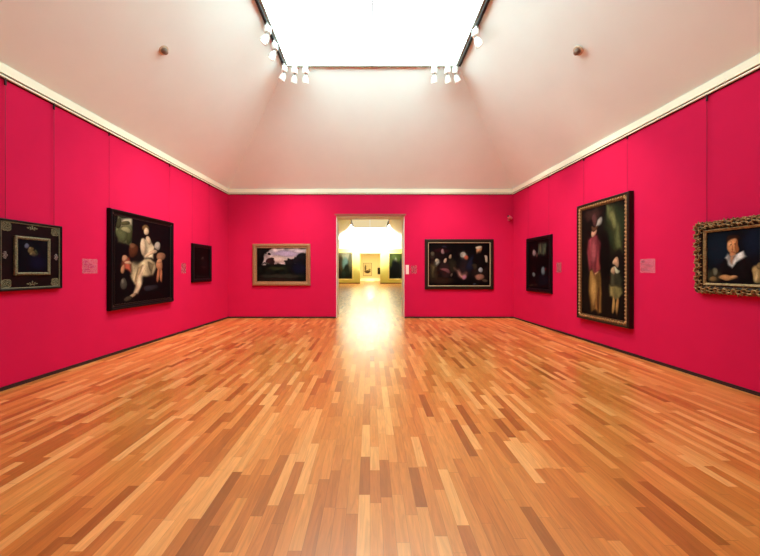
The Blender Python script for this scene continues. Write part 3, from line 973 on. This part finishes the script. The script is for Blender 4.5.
# --- seated lady with children (left wall)
w, h = 1.79, 1.85
yc = 6.62; z0 = .822
g = picture('framed_picture', (xl(yc), yc, z0), RL, 'large square painting of a pale seated woman with children in a black frame')
bm = bmesh.new()
moulding(bm, w, h, [(d_*.62, o_) for d_, o_ in [(0, 0), (0, .05)] + bow(0, .035, .05, .085, 5) + [(.05, .085), (.06, .07)] + bow(.06, .12, .07, .05, 5, False) + [(.15, .048), (.155, .056), (.17, .056), (.175, .035), (.175, 0)]])
obj('frame', bm, M['black'], g)
rw = random.Random(9)
for sx in (-1, 1):
    for sz in (0, 1):
        bm = bmesh.new()
        cx, cz = sx*(w/2-.055), (.055 if sz == 0 else h-.055)
        for i in range(12):
            a = i*2.4; r_ = .012*math.sqrt(i)
            blob(bm, (cx + r_*math.cos(a), -.06, cz + r_*math.sin(a)), .008, .008, .02, a)
        obj('corner_ornament', bm, mat('dull_bronze_corner', (78, 52, 42), .5, .3, noise=.4, scale=40) if (sx, sz) == (-1, 0) else bpy.data.materials['dull_bronze_corner'], g)
bm = bmesh.new(); moulding(bm, w-.19, h-.19, [(0, .045), (0, .062), (.006, .064), (.012, .06), (.012, .045)])
obj('slip', bm, M['brown'], g, loc=(0, 0, .095))
canvas(g, 'lady', w-.21, h-.21, .105, .05, 190)
wires(g, [5.745-yc, 7.44-yc], h, WT-z0-.05)

# --- small dark portrait (left wall)
w, h = .98, 1.03
yc = 8.83; z0 = 1.235
g = picture('framed_picture', (xl(yc), yc, z0), RL, 'small almost black picture in black frame, on the left wall nearest its far corner')
bm = bmesh.new()
moulding(bm, w, h, [(0, 0), (0, .04)] + bow(0, .03, .04, .055, 4) + [(.05, .055)] + bow(.05, .09, .055, .03, 4, False) + [(.1, .03), (.1, 0)])
obj('frame', bm, M['black'], g)
canvas(g, 'dark_portrait', w-.19, h-.19, .095, .028, 80)
wires(g, [8.35-yc, 9.2-yc], h, WT-z0-.05)

# --- landscape in pale gold frame (back wall)
w, h = 1.875, 1.355
xc = -2.878; z0 = 1.062
g = picture('framed_picture', (xc, YB, z0), 0, 'landscape painting with dark trees and evening sky in a slim pale gold frame')
bm = bmesh.new()
moulding(bm, w, h, [(0, 0), (0, .045)] + bow(0, .02, .045, .065, 4) + [(.045, .068)] + bow(.045, .1, .068, .045, 5, False) + [(.118, .045), (.122, .05), (.135, .05), (.14, .03), (.14, 0)])
obj('frame', bm, M['palegold'], g)
canvas(g, 'landscape', w-.26, h-.26, .13, .03, 130)
wires(g, [-.72, .72], h, WT-z0-.05, rad=.001, hs=.7)

# --- group of figures (back wall, right of doorway)
w, h = 2.235, 1.635
xc = 2.9; z0 = .935
g = picture('framed_picture', (xc, YB, z0), 0, 'wide dark painting of a group of lamplit figures, right of the doorway')
bm = bmesh.new()
moulding(bm, w, h, [(0, 0), (0, .04)] + bow(0, .03, .04, .06, 4) + [(.05, .062), (.07, .062)] + bow(.07, .11, .062, .045, 4, False) + [(.112, 0)])
obj('frame', bm, M['brown'], g)
bm = bmesh.new(); moulding(bm, w-.21, h-.21, [(0, .03), (0, .05), (.006, .055), (.017, .05), (.018, .03)])
obj('slip', bm, mat('pale_gilt_line', (196, 178, 140), .45, .3, noise=.2, scale=50), g, loc=(0, 0, .105), ).__setitem__('label', 'thin pale gilt line inside the dark frame')
canvas(g, 'gathering', w-.26, h-.26, .13, .04, 190)
wires(g, [-.98, .98], h, WT-z0-.05, rad=.001, hs=.7)

# --- dark interior scene (right wall, far)
w, h = 1.27, 1.545
yc = 8.896; z0 = .945
g = picture('framed_picture', (xr(yc), yc, z0), RR, 'dark picture in black frame on the right wall, nearest its far corner')
bm = bmesh.new()
moulding(bm, w, h, [(0, 0), (0, .04)] + bow(0, .035, .04, .06, 4) + [(.06, .06)] + bow(.06, .1, .06, .035, 4, False) + [(.11, .035), (.11, 0)])
obj('frame', bm, M['black'], g)
canvas(g, 'dark_interior', w-.21, h-.21, .105, .032, 100)
wires(g, [-(9.45-yc), yc-8.39], h, WT-z0-.05)

# --- tall figures in carved gilt frame (right wall)
w, h = 1.42, 2.50
yc = 6.49; z0 = .492
g = picture('framed_picture', (xr(yc), yc, z0), RR, 'tall painting of a standing red-clad figure and a boy in a notched gilt frame')
bm = bmesh.new()
moulding(bm, w, h, [(0, 0), (0, .07)] + bow(0, .02, .07, .1, 4) + [(.034, .104), (.042, .09), (.044, .07), (.105, .06), (.118, .05), (.122, 0)])
f = obj('frame', bm, M['brown'], g)
bm = bmesh.new()
moulding(bm, w-.08, h-.08, [(0, .06), (0, .08)] + bow(0, .012, .08, .088, 3) + [(.066, .066), (.074, .07), (.082, .066), (.085, .05)])
obj('gilt_moulding', bm, M['gold'], g, loc=(0, 0, .04))
bm = bmesh.new()
def gadroon(bm, p, i, ang):
    # slanted lobes across the moulding
    blob(bm, p, .031, .02, .017, ang + PI + .35)
d = .08
for a, b, n in (((-w/2+d, -.082, d), (w/2-d, -.082, d), 19), ((-w/2+d, -.082, h-d), (w/2-d, -.082, h-d), 19),
                ((-w/2+d, -.082, d), (-w/2+d, -.082, h-d), 34), ((w/2-d, -.082, d), (w/2-d, -.082, h-d), 34)):
    carve_row(bm, a, b, n, gadroon)
tube(bm, [(-w/2+d, -.078, d), (w/2-d, -.078, d), (w/2-d, -.078, h-d), (-w/2+d, -.078, h-d), (-w/2+d, -.078, d+.01)], .009, 6)
obj('carved_lobes', bm, mat('bright_gold_leaf', (196, 156, 106), .4, .45, noise=.5, scale=40), g)
canvas(g, 'tall_figures', w-.235, h-.235, .1175, .058, 130)
wires(g, [-.57, .6], h, WT-z0-.05, rad=.002)

# --- portrait of a man in heavily carved frame (right wall, nearest)
w, h = 1.02, 1.0
cw, chh = .64, .72
z0 = 1.225
w = .92
yc = 4.665 - w/2
g = picture('framed_picture', (xr(yc), yc, z0), RR, 'portrait of a man with open white collar in a richly carved gilt frame')
h = 1.01
bm = bmesh.new()
moulding(bm, w-.05, h-.05, [(d_*.8, o_) for d_, o_ in [(0, 0), (0, .03)] + bow(0, .03, .03, .07, 4) + [(.06, .075)] + bow(.06, .1, .075, .05, 4, False) + [(.115, .05)] + bow(.115, .128, .05, .06, 3) + [(.142, .056), (.145, .03), (.145, 0)]])
obj('frame', bm, M['brown'], g, loc=(0, 0, .025))
bm = bmesh.new(); moulding(bm, w-.236, h-.236, [(0, .045), (0, .06), (.008, .066), (.02, .06), (.034, .05), (.034, .035)])
obj('gilt_slip', bm, mat('worn_gilt_slip', (140, 112, 72), .5, .35, noise=.5, scale=30), g, loc=(0, 0, .118))
bm = bmesh.new()
rc = random.Random(21)
def scroll(bm, p, i, ang):
    # acanthus scroll: a curl of tube with three leaves fanning out of it
    s = 1 if i % 2 else -1
    ax = Vector((math.sin(ang), 0, math.cos(ang)))      # along the side
    tx = Vector((ax.z, 0, -ax.x)) * s                   # across
    ang += rc.uniform(-.5, .5)
    sc = .036 * rc.uniform(.7, 1.3)
    pts, rad = [], []
    for k in range(13):
        t = k/12
        a = t * 2.6 * PI * .62
        r_ = sc * (1 - .62*t)
        q = p + ax*(r_*math.cos(a)) + tx*(r_*math.sin(a)) + Vector((0, -.012*math.sin(t*PI), 0))
        pts.append(q); rad.append(.012*(1-.45*t))
    tube(bm, pts, rad, 6)
    for k, (da, l) in enumerate(((.2, 1), (.9, .85), (-.6, .9), (1.7, .7))):
        dirv = (ax*math.cos(da) + tx*math.sin(da))
        q = p + dirv*sc*1.25
        aa = math.atan2(dirv.x, dirv.z)
        blob(bm, (q.x, q.y-.004, q.z), .012*l, .013, .026*l, aa)
dd = .054
for a, b, n in (((-w/2+dd, -.072, dd), (w/2-dd, -.072, dd), 15), ((-w/2+dd, -.072, h-dd), (w/2-dd, -.072, h-dd), 15),
                ((-w/2+dd, -.072, dd), (-w/2+dd, -.072, h-dd), 15), ((w/2-dd, -.072, dd), (w/2-dd, -.072, h-dd), 15)):
    carve_row(bm, a, b, n, scroll)
# leaf tips standing over the outer edge
for a, b, n, o_ in (((-w/2+.02, -.05, .014), (w/2-.02, -.05, .014), 21, 0), ((-w/2+.02, -.05, h-.014), (w/2-.02, -.05, h-.014), 21, 0),
                    ((-w/2+.014, -.05, .02), (-w/2+.014, -.05, h-.02), 22, 0), ((w/2-.014, -.05, .02), (w/2-.014, -.05, h-.02), 22, 0)):
    carve_row(bm, a, b, n, lambda bm, p, i, ang: blob(bm, p, .014*rc.uniform(.7, 1.1), .016, .026*rc.uniform(.8, 1.2), ang + rc.uniform(-.6, .6)))
obj('carved_scrollwork', bm, M['antique'], g)
canvas(g, 'portrait', w-.29, h-.29, .145, .036, 130)
wires(g, [-(4.522-yc), .38], h, WT-z0-.05, rad=.0035, hs=1.4)

# --- pictures in the rooms beyond
def far_picture(key, xc, z0, w, h, y, fm, label, fw=.09, nx=60):
    g = picture('framed_picture', (xc, y, z0), 0, label)
    bm = bmesh.new(); moulding(bm, w, h, [(0, 0), (0, .05)] + bow(0, fw*.4, .05, .08, 3) + [(fw*.8, .06), (fw, .05), (fw, 0)])
    obj('frame', bm, fm, g)
    canvas(g, key, w-2*fw+.01, h-2*fw+.01, fw-.005, .04, nx)
    return g
fm1 = mat('light_gilt_far_frame', (214, 196, 120), .5, .1, noise=.15, scale=8)
far_picture('far_green', -3.0, .42, 2.1, 3.35, Y3, fm1, 'large greyish figure painting beyond the doorway, left of the inner door', .16)
far_picture('far_dark', 3.1, .46, 1.95, 3.2, Y3, fm1, 'large dark green painting beyond the doorway, right of the inner door', .14)
g = picture('framed_picture', (-.36, Y4, .80), 0, 'small pale print in a thin dark frame, seen through both doorways')
bm = bmesh.new(); moulding(bm, 1.24, 1.82, [(0, 0), (0, .03), (.04, .03), (.05, .02), (.05, 0)]); obj('frame', bm, mat('olive_frame', (120, 110, 50), .5), g)
bm = bmesh.new(); box(bm, -.58, .58, -.02, -.005, .04, 1.78); obj('mount', bm, mat('cream_mount', (236, 226, 160), .8), g)
canvas(g, 'print', .98, 1.3, .34, .045, 50)
far_picture('far_dark', 1.45, 1.0, .75, .95, Y4, mat('dark_olive_frame', (70, 64, 30), .5), 'small dark picture half hidden by the right edge of the inner door', .1, 30)

# ------------------------------------------------------------------ labels beside the pictures
def label_card(x, y, z, rz, w, h, m, tm, label, lines):
    bm = bmesh.new(); box(bm, -w/2, w/2, -.004, 0, 0, h, .0012)
    o = obj('wall_label', bm, m, loc=(x, y, z)); o.rotation_euler = (0, 0, rz)
    tag(o, label, 'label')
    bm = bmesh.new()
    bm.free()
    for (a, b, c, t) in lines:
        bm = bmesh.new()
        box(bm, -w/2+a*w, -w/2+b*w, -.0052, -.0041, c*h-t*h/2, c*h+t*h/2)
        obj('printed_line', bm, tm, o)
    return o
L = [(.1, .32, .8, .14), (.1, .62, .62, .05), (.3, .8, .52, .05), (.3, .76, .42, .05), (.1, .5, .27, .08), (.1, .7, .16, .05)]
label_card(xl(5.39), 5.39, 1.50, RL, .285, .245, M['card'], M['text'], 'small pinkish label card left of the large painting of the seated woman', L)
label_card(xl(8.02), 8.02, 1.48, RL, .2, .25, M['cardfaint'], M['greytext'], 'faint label card between the seated woman painting and the small black picture', L)
label_card(xr(5.50), 5.50, 1.51, RR, .29, .24, M['card'], M['greytext'], 'small pinkish label card between the tall gilt frame and the carved portrait frame', L)
label_card(xr(8.0), 8.0, 1.50, RR, .2, .25, M['cardfaint'], M['greytext'], 'faint label card on the right wall beside the dark far picture', L)
label_card(1.43, YB, 1.45, 0, .2, .26, M['cardfaint'], M['greytext'], 'faint label card on the back wall just left of the wide group painting', L)
# white switch plate at the door edge
bm = bmesh.new(); box(bm, -.05, .05, -.014, 0, 0, .3, .004)
o = tag(obj('switch_plate', bm, M['switch'], loc=(1.215, YB, 1.43)), 'narrow white switch plate at the right edge of the doorway', 'switch')
for k in range(2):
    bm = bmesh.new(); box(bm, -.024, .024, -.02, -.0138, .05+k*.11, .14+k*.11, .003)
    obj('rocker', bm, M['switch'], o)

# ------------------------------------------------------------------ detectors on the slopes, sensor in the corner
def detector(x, y, z, nx, label):
    r = empty('smoke_detector', (x, y, z))
    r.rotation_euler = (0, nx, 0)
    bm = bmesh.new(); lathe(bm, [(0, 0), (.085, 0), (.085, -.014), (.076, -.022), (0, -.022)], seg=28); obj('base_ring', bm, M['ring'], r)
    bm = bmesh.new(); lathe(bm, [(0, -.02), (.052, -.022), (.054, -.04), (.044, -.054), (.042, -.058), (.045, -.062), (.038, -.076), (.02, -.084), (0, -.086)], seg=28); obj('dome', bm, M['detector'], r, True)
    tag(r, label, 'detector', 'detectors on the sloping ceiling')
def on_left(x, y):      # height and tilt of the left slope
    x0 = xl(y)-.12; z0 = ZC-.12
    return z0 + (x-x0)/(SX0-x0)*(SZ-z0), math.atan2(SZ-z0, SX0-x0)
def on_right(x, y):
    x0 = xr(y)+.12; z0 = ZC-.12
    return z0 + (x0-x)/(x0-SX1)*(SZ-z0), math.atan2(SZ-z0, x0-SX1)
zz, an = on_left(-3.51, 5.43); detector(-3.51, 5.43, zz, -an, 'small brown round detector on the left ceiling slope')
zz, an = on_right(3.564, 5.47); detector(3.564, 5.47, zz, an, 'small brown round detector on the right ceiling slope')

r = empty('security_camera', (4.53, YB, 3.22))
bm = bmesh.new(); box(bm, -.035, .035, -.02, 0, -.05, .05, .005); obj('wall_plate', bm, M['sensor'], r)
bm = bmesh.new(); tube(bm, [(0, -.015, 0), (0, -.06, .01), (-.01, -.1, .02)], .012, 8); obj('bracket', bm, M['sensor'], r)
bm = bmesh.new()
mx = Matrix.Translation((-.03, -.14, .04)) @ Matrix.Rotation(R(-65), 4, 'Y') @ Matrix.Rotation(R(30), 4, 'X')
lathe(bm, [(0, .09), (.035, .085), (.048, .06), (.048, -.06), (.042, -.085), (0, -.09)], mx, 20)
h_ = obj('camera_body', bm, M['sensor'], r, True)
bm = bmesh.new(); lathe(bm, [(0, .1), (.026, .098), (.03, .088), (0, .084)], mx, 16); obj('lens', bm, M['lampblack'], h_)
tag(r, 'small pinkish security camera on a bracket high in the far right corner', 'camera')
